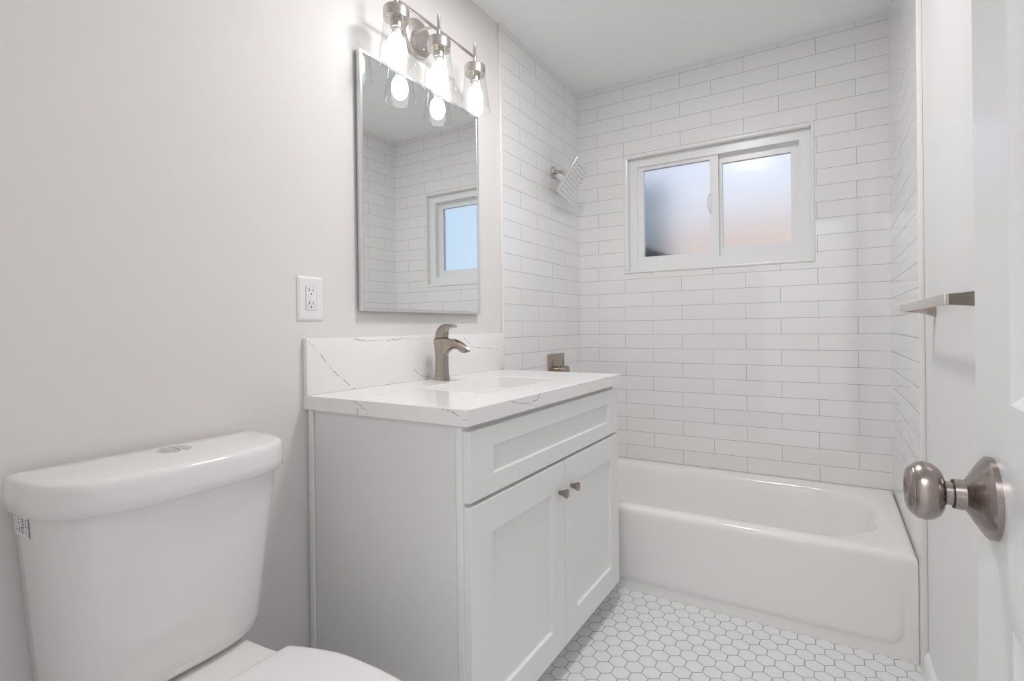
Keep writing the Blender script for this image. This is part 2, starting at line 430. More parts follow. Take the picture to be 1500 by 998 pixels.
bm = bmesh.new(); add_box(bm, 0.783, 1.111, 0.081, 0.085, 1.479, 1.926); link('window_pane', bm, 'frost', sr, smooth=False)
bm = bmesh.new()
add_tube(bm, smooth_path([(0.735, 0.041, 1.668), (0.729, 0.028, 1.676), (0.724, 0.020, 1.70), (0.724, 0.020, 1.73), (0.729, 0.028, 1.756), (0.735, 0.041, 1.764)], 5), 0.005, 10)
add_box(bm, 0.731, 0.741, 0.034, 0.041, 1.665, 1.767, 0.002)
link('window_latch', bm, 'vinyl', sl)

# ------------------------------------------------------------------ outside the window
bm = bmesh.new(); add_box(bm, -0.55, 2.2, 4.2, 4.4, -0.3, 2.30); add_box(bm, -0.7, 2.35, 4.05, 4.4, 2.30, 2.37)
struct(link('wall_exterior', bm, 'wallout', smooth=False))
bm = bmesh.new(); add_box(bm, -0.9, 0.19, 1.0, 1.2, -0.3, 2.15)
struct(link('pillar_exterior', bm, 'slate', smooth=False))
bm = bmesh.new(); add_loft(bm, [[(-0.5, y, 1.0), (0.62, y, 1.0), (0.62, y, 1.42), (0.50, y, 1.468), (0.36, y, 1.530), (0.10, y, 1.60), (-0.5, y, 1.72)] for y in (0.125, 0.20)])
struct(link('dark_shape_exterior', bm, 'darkout', smooth=False))  # stand-in for an unidentified dark shape outside the left pane
struct(box('ground_exterior', -10, 6, 0.13, 9, -0.4, -0.3, 'slate'))

# ------------------------------------------------------------------ open door at the right
XD, DT = 1.391, 0.035
YD0, YD1 = -2.805, -2.100
door = bpy.data.objects.new('door_1', None); COL.objects.link(door); door.location = (XD+DT/2, YD0, 0.0); struct(door)
def door_leaf():
    b = bmesh.new()
    st, mid = 0.113, 0.113
    pw = (YD1-YD0-2*st-mid)/2
    ys = [YD0, YD0+st, YD0+st+pw, YD0+st+pw+mid, YD1-st, YD1]
    zs = [0.010, 0.215, 0.827, 1.006, 1.620, 1.735, 1.930, 2.045]
    xa = XD
    v = {}
    for i, y in enumerate(ys):
        for k, z in enumerate(zs): v[i, k] = b.verts.new((xa, y, z))
    for i in range(5):
        for k in range(7):
            if i in (1, 3) and k in (1, 3, 5):
                y0, y1, z0, z1 = ys[i], ys[i+1], zs[k], zs[k+1]
                loops = [(0.0, 0.0), (0.006, 0.004), (0.014, 0.010), (0.022, 0.010), (0.028, 0.007), (0.050, 0.003)]
                prev = [v[i, k], v[i+1, k], v[i+1, k+1], v[i, k+1]]
                for off, dep in loops[1:]:
                    cur = [b.verts.new((xa+dep, yy, zz)) for yy, zz in ((y0+off, z0+off), (y1-off, z0+off), (y1-off, z1-off), (y0+off, z1-off))]
                    for q in range(4): b.faces.new((prev[q], prev[(q+1) % 4], cur[(q+1) % 4], cur[q]))
                    prev = cur
                b.faces.new(prev)
            else: b.faces.new((v[i, k], v[i+1, k], v[i+1, k+1], v[i, k+1]))
    # back and edges
    vb = {}
    for i in (0, 5):
        for k in (0, 7): vb[i, k] = b.verts.new((XD+DT, ys[i], zs[k]))
    b.faces.new((vb[0, 0], vb[0, 7], vb[5, 7], vb[5, 0]))
    b.faces.new([v[5, k] for k in range(8)] + [vb[5, 7], vb[5, 0]])
    b.faces.new([v[0, k] for k in range(7, -1, -1)] + [vb[0, 0], vb[0, 7]])
    b.faces.new([v[i, 7] for i in range(6)] + [vb[5, 7], vb[0, 7]])
    b.faces.new([v[i, 0] for i in range(5, -1, -1)] + [vb[0, 0], vb[5, 0]])
    return b
link('door_leaf', door_leaf(), 'door', door, angle=20)
KY, KZ = -2.160, 0.9165
bm = bmesh.new()
add_lathe(bm, (XD, KY, KZ), (-1, 0, 0), [(0.026, 0.0105), (0.0335, 0.0105), (0.034, 0.012), (0.0352, 0.0165), (0.038, 0.0215), (0.043, 0.0252), (0.049, 0.0266), (0.0545, 0.0256), (0.0572, 0.0238), (0.0576, 0.0226), (0.0588, 0.0222), (0.0615, 0.0195), (0.0630, 0.0165), (0.0634, 0.0135), (0.0630, 0.0125), (0.0615, 0.0115), (0.0610, 0.002)], 48)
kn = link('door_knob', bm, 'knob', door, angle=28)
bm = bmesh.new()
add_lathe(bm, (XD, KY, KZ), (-1, 0, 0), [(-0.001, 0.036), (0.0045, 0.036), (0.0062, 0.0342), (0.0105, 0.0280), (0.0150, 0.0205), (0.0180, 0.0155), (0.0196, 0.0135), (0.0275, 0.0132), (0.0275, 0.0115), (0.0262, 0.0113)], 48)
link('knob_rose', bm, 'knob', kn, angle=28)
bm = bmesh.new(); add_lathe(bm, (XD, KY, KZ), (-1, 0, 0), [(0.0272, 0.0128), (0.0284, 0.0128)], 32); link('knob_collar', bm, 'black', kn)

# ------------------------------------------------------------------ bathtub
tubx0, tubx1, tuby0, tuby1, TZ = 0.0004, 1.4996, -0.7597, -0.001, 0.3363
def rr(i, z, r): return rrect(tubx0+i, tubx1-i, tuby0+i, tuby1-i, r, z, 8)
def inner(l, r_, f, bk, rad, z, taper=0): return rrect(l, r_, f, bk, rad, z, 8)
bm = bmesh.new()
rings = [rr(0, 0.0, 0.004), rr(0, TZ-0.026, 0.004), rr(0.0015, TZ-0.014, 0.005), rr(0.006, TZ-0.005, 0.008), rr(0.013, TZ-0.001, 0.012), rr(0.020, TZ, 0.018),
         inner(0.075, 1.428, -0.692, -0.092, 0.24, TZ), inner(0.081, 1.421, -0.686, -0.098, 0.235, TZ-0.003), inner(0.088, 1.412, -0.680, -0.105, 0.23, TZ-0.012),
         inner(0.093, 1.405, -0.675, -0.112, 0.225, TZ-0.030), inner(0.105, 1.385, -0.660, -0.130, 0.21, TZ-0.10), inner(0.13, 1.345, -0.640, -0.150, 0.19, 0.14),
         inner(0.155, 1.31, -0.62, -0.17, 0.17, 0.095), inner(0.19, 1.26, -0.59, -0.20, 0.14, 0.070), inner(0.25, 1.2, -0.55, -0.25, 0.10, 0.062)]
add_loft(bm, rings)
# raised apron panel
def apron(i, y):
    pts = []
    x0, x1, z0, z1, r = 0.05+i, 1.452-i, 0.050+i, TZ-0.027, 0.055
    n = 8
    for cx, cz, a0 in ((x1-r, z0+r, -PI/2), (x1-0.004, z1-0.004, 0), (x0+0.004, z1-0.004, PI/2), (x0+r, z0+r, PI)):
        q = r if cz < 0.2 else 0.004
        for k in range(n+1):
            a = a0+PI/2*k/n; z = cz+q*math.sin(a)
            pts.append((cx+q*math.cos(a), tuby0+0.0004 - (tuby0+0.0004-y)*max(0.0, (z1-z)/(z1-z0)), z))
    return pts
add_loft(bm, [apron(-0.012, tuby0+0.003), apron(-0.010, tuby0-0.0004), apron(-0.003, tuby0-0.003), apron(0.005, tuby0-0.0062), apron(0.011, tuby0-0.0070)], True, True)
tub = link('bathtub', bm, 'tubw', origin=(0.75, -0.38, 0.0), angle=50)
tag(tub, 'white built-in alcove bathtub along the tiled far wall below the window', 'bathtub')
bm = bmesh.new(); add_lathe(bm, (0.30, -0.385, 0.0600), (0, 0, 1), [(0, 0.035), (0.004, 0.035), (0.0055, 0.032), (0.0055, 0.012), (0.009, 0.012), (0.010, 0.010)], 28)
link('drain', bm, 'chrome', tub)

# ------------------------------------------------------------------ vanity cabinet
CY0, CY1, CXF = -1.8274, -0.8870, 0.5377
van = thing('vanity_cabinet', (0.27, -1.357, 0.0), 'white shaker bathroom vanity cabinet with a wide drawer front and two doors', 'cabinet')
ZT = 0.8505
bm = bmesh.new()
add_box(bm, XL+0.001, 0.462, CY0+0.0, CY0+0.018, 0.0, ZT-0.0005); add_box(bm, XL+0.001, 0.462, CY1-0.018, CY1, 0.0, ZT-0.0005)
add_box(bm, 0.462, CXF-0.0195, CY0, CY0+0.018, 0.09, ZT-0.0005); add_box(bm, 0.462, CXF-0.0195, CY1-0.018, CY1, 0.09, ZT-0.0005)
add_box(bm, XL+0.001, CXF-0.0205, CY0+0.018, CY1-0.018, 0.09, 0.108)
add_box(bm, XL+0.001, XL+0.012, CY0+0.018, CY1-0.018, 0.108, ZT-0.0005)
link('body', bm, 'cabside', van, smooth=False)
bm = bmesh.new()   # face frame
add_box(bm, CXF-0.019, CXF, CY0-0.0004, CY0+0.040, 0.0905, ZT-0.0008, 0.001); add_box(bm, CXF-0.019, CXF, CY1-0.040, CY1+0.0004, 0.0905, ZT-0.0008, 0.001)
add_box(bm, CXF-0.019, CXF, CY0+0.04, CY1-0.04, 0.805, ZT-0.0008); add_box(bm, CXF-0.019, CXF, CY0+0.04, CY1-0.04, 0.0905, 0.125)
add_box(bm, CXF-0.019, CXF, CY0+0.04, CY1-0.04, 0.645, 0.69)
link('face_frame', bm, 'cab', van)
box('toe_kick', 0.445, 0.4615, CY0+0.0185, CY1-0.0185, 0.0, 0.0895, 'cab', van)
# scribe strip down the back edge of the left side
bm = bmesh.new(); add_box(bm, 0.000, 0.019, CY0-0.0075, CY0-0.0002, 0.0, ZT-0.001, 0.003); link('scribe_strip', bm, 'cab', van)
def shaker(name, y0, y1, z0, z1, st, rail, parent):
    b = bmesh.new(); xf, xb = CXF+0.0205, CXF+0.0008
    yo = [y0, y1]; zo = [z0, z1]
    outer_b = [b.verts.new((xb, y, z)) for y, z in ((y0, z0), (y1, z0), (y1, z1), (y0, z1))]
    e_ = 0.0015
    seq = [(xf-e_, 0, 0), (xf, e_, e_), (xf, st-0.001, rail-0.001), (xf-0.001, st, rail), (xf-0.0085, st+0.0005, rail+0.0005), (xf-0.010, st+0.002, rail+0.002)]
    prev = outer_b
    for x, oy, oz in seq:
        cur = [b.verts.new((x, y, z)) for y, z in ((y0+oy, z0+oz), (y1-oy, z0+oz), (y1-oy, z1-oz), (y0+oy, z1-oz))]
        for q in range(4): b.faces.new((prev[q], prev[(q+1) % 4], cur[(q+1) % 4], cur[q]))
        prev = cur
    b.faces.new(prev); b.faces.new(list(reversed(outer_b)))
    return link(name, b, 'cab', parent, angle=25)
shaker('drawer_front', -1.8245, -0.8890, 0.6715, 0.8360, 0.095, 0.049, van)
d1 = shaker('door', -1.8245, -1.3500, 0.0935, 0.6625, 0.085, 0.082, van)
d2 = shaker('door', -1.3470, -0.8890, 0.0935, 0.6625, 0.080, 0.082, van)
for d_, ky, kz in ((d1, -1.383, 0.5735), (d2, -1.303, 0.5735)):
    b = bmesh.new()
    add_lathe(b, (CXF+0.0200, ky, kz), (1, 0, 0), [(0.0, 0.0062), (0.004, 0.0062), (0.020, 0.0118), (0.0235, 0.0135), (0.0255, 0.0140), (0.0270, 0.0130), (0.0275, 0.0110), (0.0277, 0.002)], 28)
    link('knob', b, 'knob', d_)

# ------------------------------------------------------------------ countertop, backsplash, sink
XB = 0.0046
VZ, VY, VX = 0.8894, -1.8394, 0.5637
cl = [[(0.188, VY, 0.8894), (0.223, VY, 0.874), (0.25, VY, 0.852)], [(0.491, VY, 0.889), (0.526, VY, 0.880), (0.547, VY, 0.868), (VX, VY, 0.868)], [(0.205, VY, 0.864), (0.206, VY, 0.851)],
      [(VX, -1.662, 0.8894), (VX, -1.63, 0.877), (VX, -1.574, 0.866), (VX, -1.526, 0.870), (VX, -1.502, 0.8894)], [(VX, -1.066, 0.889), (VX, -0.96, 0.879), (VX, -0.875, 0.876)],
      [(0.38, -1.86, 0.8894), (0.448, -1.743, 0.8894), (0.458, -1.676, 0.8894), (0.472, -1.39, 0.8894)], [(0.188, VY, 0.8894), (0.165, -1.70, 0.8894), (0.142, -1.638, 0.8894)],
      [(0.06, -1.20, 0.8894), (0.11, -1.05, 0.8894), (0.30, -0.99, 0.8894)]]
corg = (0.275, -1.357, 0.8507)
SX0, SX1, SY0, SY1 = 0.158, 0.432, -1.585, -1.133
bm = bmesh.new()
def slab_with_hole(bm, z0, z1):
    n = 6
    hole = rrect(SX0, SX1, SY0, SY1, 0.028, 0, n)
    b_ = 0.0012
    lv = []
    for z, i in ((z0, 0.0), (z1-b_, 0.0), (z1, b_)):
        outer = [(VX-i, VY+i), (VX-i, -0.8748-i), (XL+0.0005, -0.8748-i), (XL+0.0005, VY+i)]
        lv.append([bm.verts.new((x, y, z)) for x, y in outer])
    hv = []
    for z, i in ((z0, 0), (z1-b_, 0), (z1, -b_)):
        h = rrect(SX0+i, SX1-i, SY0+i, SY1-i, 0.028-i, z, n); hv.append([bm.verts.new(p) for p in h])
    for a, c in zip(lv[:-1], lv[1:]):
        for k in range(4): bm.faces.new((a[k], a[(k+1) % 4], c[(k+1) % 4], c[k]))
    N = len(hv[0])
    for a, c in zip(hv[:-1], hv[1:]):
        for k in range(N): bm.faces.new((a[k], c[k], c[(k+1) % N], a[(k+1) % N]))
    for L, Hh in ((lv[0], hv[0]), (lv[-1], hv[-1])):
        for q in range(4):   # corner fans + sides
            for k in range(n): bm.faces.new((L[q], Hh[q*(n+1)+k], Hh[q*(n+1)+k+1]))
            a = q*(n+1)+n; c = ((q+1) % 4)*(n+1)
            bm.faces.new((L[q], Hh[a], Hh[c], L[(q+1) % 4]))
slab_with_hole(bm, 0.8508, VZ)
ct = link('countertop', bm, quartz('veined_white_quartz', cl, corg), origin=corg, angle=25)
tag(ct, 'white quartz countertop with grey veins on the vanity cabinet, cut out for the sink', 'countertop')
bl = [[(XB, -1.84, 1.048), (XB, -1.794, 1.002), (XB, -1.748, 0.949), (XB, -1.696, 0.907), (XB, -1.67, 0.889)], [(XB, -1.70, 1.052), (XB, -1.644, 1.039), (XB, -1.55, 1.036), (XB, -1.466, 1.039), (XB, -1.399, 1.036), (XB, -1.29, 1.047)],
      [(XB, -1.13, 1.04), (XB, -1.081, 1.001), (XB, -1.034, 0.989), (XB, -0.975, 0.991), (XB, -0.882, 0.977)], [(XB, -1.408, 0.926), (XB, -1.366, 0.901), (XB, -1.292, 0.9)]]
borg = (0.0, -1.34, 0.8897)
bm = bmesh.new(); add_box(bm, XL+0.0005, XB, VY, -0.8350, 0.8897, 1.0495, 0.0012)
bs = link('backsplash', bm, quartz('veined_white_quartz_splash', bl, borg), origin=borg)
tag(bs, 'low white quartz backsplash strip standing on the countertop against the painted wall', 'backsplash')
bm = bmesh.new()
def sk(i, z, r): return rrect(SX0+i, SX1-i, SY0+i, SY1-i, r, z, 6)
add_loft(bm, [sk(-0.030, 0.8505, 0.04), sk(-0.013, 0.8505, 0.036), sk(-0.0115, 0.846, 0.036), sk(0.002, 0.78, 0.04), sk(0.016, 0.735, 0.05), sk(0.035, 0.716, 0.055), sk(0.07, 0.711, 0.05), sk(0.112, 0.709, 0.02),
              sk(0.112, 0.700, 0.02), sk(0.03, 0.704, 0.055), sk(0.000, 0.73, 0.045), sk(-0.012, 0.78, 0.04), sk(-0.030, 0.840, 0.04)])
bmesh.ops.remove_doubles(bm, verts=bm.verts, dist=1e-6)
snk = link('sink_basin', bm, 'porc', origin=(0.295, -1.359, 0.70), angle=60)
tag(snk, 'white rectangular undermount sink basin below the countertop cut-out', 'sink')
bm = bmesh.new(); add_lathe(bm, (0.295, -1.359, 0.7085), (0, 0, 1), [(0, 0.024), (0.003, 0.024), (0.004, 0.020), (0.004, 0.014), (0.007, 0.013), (0.0075, 0.003)], 24); link('drain', bm, 'chrome', snk)

# ------------------------------------------------------------------ faucet
FX, FY = 0.066, -1.336
fa = thing('faucet', (FX, FY, VZ), 'brushed nickel single-lever waterfall faucet on the countertop behind the sink', 'faucet')
bm = bmesh.new()
def fr(z, hx, hy, dx=0.0, r=0.4): return rrect(FX-hx+dx, FX+hx+dx, FY-hy, FY+hy, min(hx, hy)*r, z, 5)
add_loft(bm, [fr(VZ+0.0003, .0215, .0225), fr(VZ+0.003, .0218, .0228), fr(VZ+0.006, .0212, .0222), fr(VZ+0.03, .0192, .0205), fr(VZ+0.06, .0182, .0195), fr(VZ+0.09, .0188, .0198), fr(VZ+0.12, .0208, .0212), fr(VZ+0.142, .0225, .0225), fr(VZ+0.1475, .0228, .0226), fr(VZ+0.149, .0215, .0215)])
body = link('body', bm, 'nickf', fa, angle=40)
bm = bmesh.new()   # waterfall spout: open trough
sp = []
secs = [(-0.006, .144, .062, .0205, .146, .0), (0.010, .145, .070, .0210, .146, .0), (0.022, .146, .086, .0215, .146, .0), (0.033, .1465, .1000, .0220, .143, .004), (0.047, .1450, .1080, .0232, .132, .010),
        (0.062, .1400, .1110, .0250, .1245, .012), (0.077, .1325, .1100, .0268, .1180, .011), (0.090, .1225, .1060, .0280, .1115, .009), (0.100, .1125, .1015, .0284, .1050, .006), (0.106, .1050, .0985, .0280, .1005, .004)]
for dx, zt, zb, hw, zi, sag in secs:
    outer_ = []
    n = 9
    for k in range(n+1):      # underside from left rim to right rim
        a = PI + PI*k/n
        outer_.append((FX+dx, FY+hw*math.cos(a), VZ+zt + (zt-zb)*math.copysign(abs(math.sin(a))**0.75, math.sin(a))))
    for k in range(1, n):     # trough surface back from right rim to left rim
        a = 2*PI - PI*k/n
        yy = (hw-0.0022)*math.cos(a)
        outer_.append((FX+dx, FY+yy, VZ+zt - 0.0003 + (zt-zi+0.0002)*math.copysign(abs(math.sin(a))**0.8, math.sin(a))))
    sp.append(outer_)
add_loft(bm, sp)
link('spout', bm, 'nickf', fa, angle=50)
bm = bmesh.new(); add_loft(bm, [fr(VZ+.1475, .0185, .0185), fr(VZ+.1525, .0185, .0185)]); link('lever_seat', bm, 'black', fa)
bm = bmesh.new()   # lever handle
lv = []
for cx, cz, hl, hy, ang in ((0.000, .152, .0200, .0205, 0), (0.0015, .160, .0195, .0203, 8), (0.004, .170, .0180, .0200, 18), (0.008, .178, .0155, .0195, 32), (0.014, .1845, .0125, .0188, 48), (0.022, .1905, .0090, .0180, 66),
                           (0.032, .1945, .0062, .0172, 80), (0.043, .1950, .0046, .0168, 96), (0.052, .1925, .0040, .0165, 110), (0.058, .1895, .0036, .0150, 118)):
    a = math.radians(ang); ux, uz = math.cos(a), -math.sin(a)
    base = rrect(-hl, hl, -hy, hy, min(hl, hy)*0.55, 0, 5)
    lv.append([(FX+cx+p[0]*ux, FY+p[1], VZ+cz+p[0]*uz) for p in base])
add_loft(bm, lv)
link('lever', bm, 'nickf', fa, angle=50)

# ------------------------------------------------------------------ mirror
MY0, MY1, MZ0, MZ1, MXF = -1.6431, -1.0200, 1.1317, 1.9536, 0.0093
mi = thing('mirror', (0.0, (MY0+MY1)/2, MZ0), 'tall wall mirror in a thin brushed metal frame above the countertop', 'mirror')
bm = bmesh.new()
def mring(x, i): return [(x, MY0+i, MZ0+i), (x, MY1-i, MZ0+i), (x, MY1-i, MZ1-i), (x, MY0+i, MZ1-i)]
add_loft(bm, [mring(-0.0095, 0.012), mring(-0.0095, 0.0), mring(MXF-0.0008, 0.0), mring(MXF, 0.0008), mring(MXF, 0.0085), mring(MXF-0.0006, 0.0092), mring(0.0062, 0.0095)], False, False)
link('frame', bm, 'alu', mi, angle=25)
bm = bmesh.new(); add_box(bm, -0.0090, 0.0063, MY0+0.0098, MY1-0.0098, MZ0+0.0098, MZ1-0.0098); link('mirror_glass', bm, 'mirror', mi, smooth=False)
for zc_ in (1.26, 1.82):
    bm = bmesh.new(); add_box(bm, XL+0.0003, -0.0096, MY0+0.002, MY0+0.010, zc_-0.06, zc_+0.06, 0.001); link('hanger_clip', bm, 'black', mi)
bm = bmesh.new(); add_box(bm, XL+0.0003, -0.0096, MY0+0.03, MY1-0.03, 1.86, 1.90); link('hanger_rail', bm, 'black', mi)

# ------------------------------------------------------------------ vanity light
LX, LYS = 0.100, (-1.575, -1.3715, -1.162)
vl = thing('vanity_light', (XL, LYS[1], 2.118), 'three-bulb brushed nickel wall light with clear glass shades above the mirror', 'light')
bm = bmesh.new(); add_lathe(bm, (XL+0.0005, -1.366, 2.118), (1, 0, 0), [(0, 0.066), (0.016, 0.066), (0.019, 0.0645), (0.0205, 0.061), (0.0205, 0.01)], 48); bp_ = link('backplate', bm, 'nick', vl)
bm = bmesh.new(); add_lathe(bm, (XL+0.020, -1.345, 2.085), (1, 0, 0), [(0, 0.0035), (0.003, 0.0035), (0.004, 0.002)], 12); link('screw', bm, 'nick', bp_)
bm = bmesh.new(); add_tube(bm, [(XL+0.018, -1.400, 2.1185), (LX, -1.400, 2.1135)], 0.0055, 14); link('arm', bm, 'nick', vl)
bm = bmesh.new(); add_tube(bm, [(LX, LYS[0]-0.004, 2.113), (LX, LYS[2]+0.004, 2.113)], 0.0055, 14); link('crossbar', bm, 'nick', vl)
for y in LYS:
    b = bmesh.new(); add_lathe(b, (LX, y, 2.078), (0, 0, 1), [(0, 0.0055), (0.014, 0.0055), (0.014, 0.0072), (0.026, 0.0078), (0.044, 0.0072), (0.046, 0.0058), (0.088, 0.0056), (0.089, 0.004)], 20); link('stem', b, 'nick', vl)
    b = bmesh.new(); add_lathe(b, (LX, y, 2.046), (0, 0, 1), [(0.0, 0.0400), (0.030, 0.0405), (0.0345, 0.0385), (0.036, 0.033), (0.036, 0.006)], 40)
    add_lathe(b, (LX, y, 2.018), (0, 0, 1), [(0, 0.0175), (0.001, 0.0190), (0.050, 0.0200), (0.052, 0.006)], 28); link('socket_cup', b, 'nick', vl)
    b = bmesh.new()
    pr = [(2.048, 0.0368), (2.040, 0.0395), (2.028, 0.0412), (1.985, 0.0465), (1.945, 0.0520), (1.912, 0.0570)]
    rings = [[(LX+r*math.cos(2*PI*i/48), y+r*math.sin(2*PI*i/48), z) for i in range(48)] for z, r in pr]
    pr2 = [(1.9095, 0.0572), (1.9085, 0.0562), (1.9095, 0.0550), (1.912, 0.0548)]
    rings += [[(LX+r*math.cos(2*PI*i/48), y+r*math.sin(2*PI*i/48), z) for i in range(48)] for z, r in pr2]
    add_loft(b, rings, False, False); link('glass_shade', b, 'glass', vl, angle=60)
    b = bmesh.new(); add_lathe(b, (LX, y, 1.999), (0, 0, -1), [(0, 0.0150), (0.006, 0.0205), (0.016, 0.0262), (0.030, 0.0296), (0.048, 0.0300), (0.062, 0.0272), (0.073, 0.0210), (0.080, 0.0125), (0.083, 0.001)], 32); lb_ = link('light_bulb', b, 'bulb', vl)
    b = bmesh.new(); add_lathe(b, (LX, y, 2.0205), (0, 0, -1), [(0, 0.0135), (0.010, 0.0140), (0.0205, 0.0150)], 28); link('bulb_base', b, 'plate', lb_)

# ------------------------------------------------------------------ shower head and valve
shh = thing('rain_shower', (0.0, -0.330, 1.900), 'square brushed nickel rain shower head on a bent arm at the left tiled wall', 'shower head')
bm = bmesh.new(); add_lathe(bm, (0.0002, -0.330, 1.900), (1, 0, 0), [(0, 0.031), (0.006, 0.031), (0.0085, 0.0295), (0.0095, 0.026), (0.0095, 0.0105)], 36); link('flange', bm, 'nick', shh)
hc = Vector((0.1151, -0.3272, 1.8376)); hu = Vector((-0.1116, 0.9881, -0.1057)).normalized(); hv_ = Vector((0.5336, 0.1493, 0.8325)).normalized(); hn = hu.cross(hv_).normalized(); hv_ = hn.cross(hu)
bc = hc - hn*0.028
bm = bmesh.new(); add_tube(bm, smooth_path([(0.002, -0.330, 1.900), (0.020, -0.330, 1.900), (0.040, -0.3295, 1.8985), (0.060, -0.329, 1.889), tuple(hc - hn*0.046), tuple(hc-hn*0.022)], 5), 0.0095, 16); link('shower_arm', bm, 'nick', shh)
bm = bmesh.new(); add_lathe(bm, hc-hn*0.030, hn, [(0, 0.011), (0.004, 0.015), (0.014, 0.0165), (0.0215, 0.020)], 28); link('swivel_nut', bm, 'nick', shh)
HM = Matrix(((hu.x, hv_.x, hn.x, hc.x), (hu.y, hv_.y, hn.y, hc.y), (hu.z, hv_.z, hn.z, hc.z), (0, 0, 0, 1)))
bm = bmesh.new(); add_box(bm, -0.1, 0.1, -0.1, 0.1, -0.009, 0.0, 0.0015, 2, HM); hd = link('head_plate', bm, 'nick', shh)
bm = bmesh.new(); add_box(bm, -0.0975, 0.0975, -0.0975, 0.0975, -0.0006, 0.0008, 0.0004, 1, HM); link('spray_face', bm, 'satin', hd)
bm = bmesh.new()
for i in range(9):
    for k in range(9):
        p = HM @ Vector((-0.078+i*0.0195, -0.078+k*0.0195, 0.0004)); add_lathe(bm, p, hn, [(0, 0.0024), (0.0018, 0.0020), (0.0022, 0.0012)], 8)
link('spray_nozzles', bm, plain('grey_rubber', (0.13, 0.12, 0.115), 0.6), hd)
sv = thing('shower_valve', (0.0, -0.330, 0.840), 'brushed nickel shower valve with square plate and round handle on tiled wall behind the countertop', 'shower valve')
bm = bmesh.new(); add_box(bm, 0.0003, 0.006, -0.4225, -0.2375, 0.748, 0.932, 0.0015); link('escutcheon', bm, 'nickf', sv)
bm = bmesh.new(); add_lathe(bm, (0.0055, -0.330, 0.840), (1, 0, 0), [(0, 0.027), (0.021, 0.027), (0.0215, 0.025)], 32); link('sleeve', bm, 'nickf', sv)
bm = bmesh.new(); add_lathe(bm, (0.0275, -0.330, 0.840), (1, 0, 0), [(-0.004, 0.024), (0.0, 0.0295), (0.001, 0.0305), (0.040, 0.0305), (0.042, 0.0290), (0.042, 0.002)], 36); hdl = link('handle', bm, 'nickf', sv)
bm = bmesh.new(); add_tube(bm, [(0.047, -0.330, 0.868), (0.047, -0.330, 0.903)], [0.0042, 0.0038], 12); link('lever', bm, 'nickf', hdl)

# ------------------------------------------------------------------ towel bar
tb = thing('towel_bar', (XR, -1.30, 1.113), 'brushed nickel square towel bar on the right wall behind the open door', 'towel bar')
BX, BY0, BY1 = 1.440, -1.605, -1.000
box('bar', BX-0.0035, BX+0.0035, BY0-0.033, BY1+0.012, 1.1035, 1.1225, 'nickh', tb, bev=0.001)
for y in (BY0-0.022, BY1):
    b = bmesh.new()
    secs = [(XR-0.0003, .0205, .0225), (XR-0.003, .0208, .0228), (XR-0.006, .0195, .0215), (XR-0.018, .0150, .0165), (XR-0.035, .0118, .0125), (XR-0.050, .0105, .0108), (BX+0.0036, .0095, .0093)]
    add_loft(b, [[(x, y+sy*hy, 1.113+sz*hz) for sy, sz in ((-1, -1), (1, -1), (1, 1), (-1, 1))] for x, hy, hz in secs])
    link('post', b, 'nickf', tb, angle=30)

# ------------------------------------------------------------------ wall outlet
OY, OZ = -1.8152, 1.1630
ou = thing('wall_outlet', (XL, OY, OZ), 'white double wall outlet with a plain cover plate left of the mirror', 'outlet')
bm = bmesh.new()
def oring(x, i): return [(x, OY-0.0415+i, OZ-0.0625+i), (x, OY+0.0415-i, OZ-0.0625+i), (x, OY+0.0415-i, OZ+0.0625-i), (x, OY-0.0415+i, OZ+0.0625-i)]
add_loft(bm, [oring(XL+0.0002, 0), oring(XL+0.002, 0), oring(XL+0.0055, 0.0045), oring(XL+0.0062, 0.007)]); link('cover_plate', bm, 'plate', ou, angle=15)
bm = bmesh.new(); add_box(bm, XL+0.005, XL+0.0066, OY-0.0175, OY+0.0175, OZ-0.0345, OZ+0.0345); link('receptacle_gap', bm, plain('grey_gap', (0.45, 0.44, 0.43), 0.6), ou, smooth=False)
bm = bmesh.new(); add_box(bm, XL+0.005, XL+0.0078, OY-0.0165, OY+0.0165, OZ-0.0335, OZ+0.0335, 0.0012); rc = link('receptacle', bm, 'plate', ou)
for dz in (0.0185, -0.0185):
    b = bmesh.new()
    for dy in (-0.0062, 0.0062): add_box(b, XL+0.0070, XL+0.0081, OY+dy-0.0010, OY+dy+0.0010, OZ+dz+0.0015, OZ+dz+0.0100)
    add_lathe(b, (XL+0.0070, OY, OZ+dz-0.0055), (1, 0, 0), [(0, 0.0022), (0.0011, 0.0022)], 14); link('socket_slots', b, 'hole', rc, smooth=False)
bm = bmesh.new(); add_box(bm, XL+0.0070, XL+0.0083, OY-0.006, OY+0.006, OZ+0.0008, OZ+0.0040, 0.0004); add_box(bm, XL+0.0070, XL+0.0083, OY-0.006, OY+0.006, OZ-0.0040, OZ-0.0008, 0.0004); link('test_button', bm, 'plate', rc)
for dz in (0.0485, -0.0485):
    b = bmesh.new(); add_lathe(b, (XL+0.0058, OY, OZ+dz), (1, 0, 0), [(0, 0.0028), (0.0008, 0.0026), (0.001, 0.001)], 14); link('screw', b, 'plate', ou)

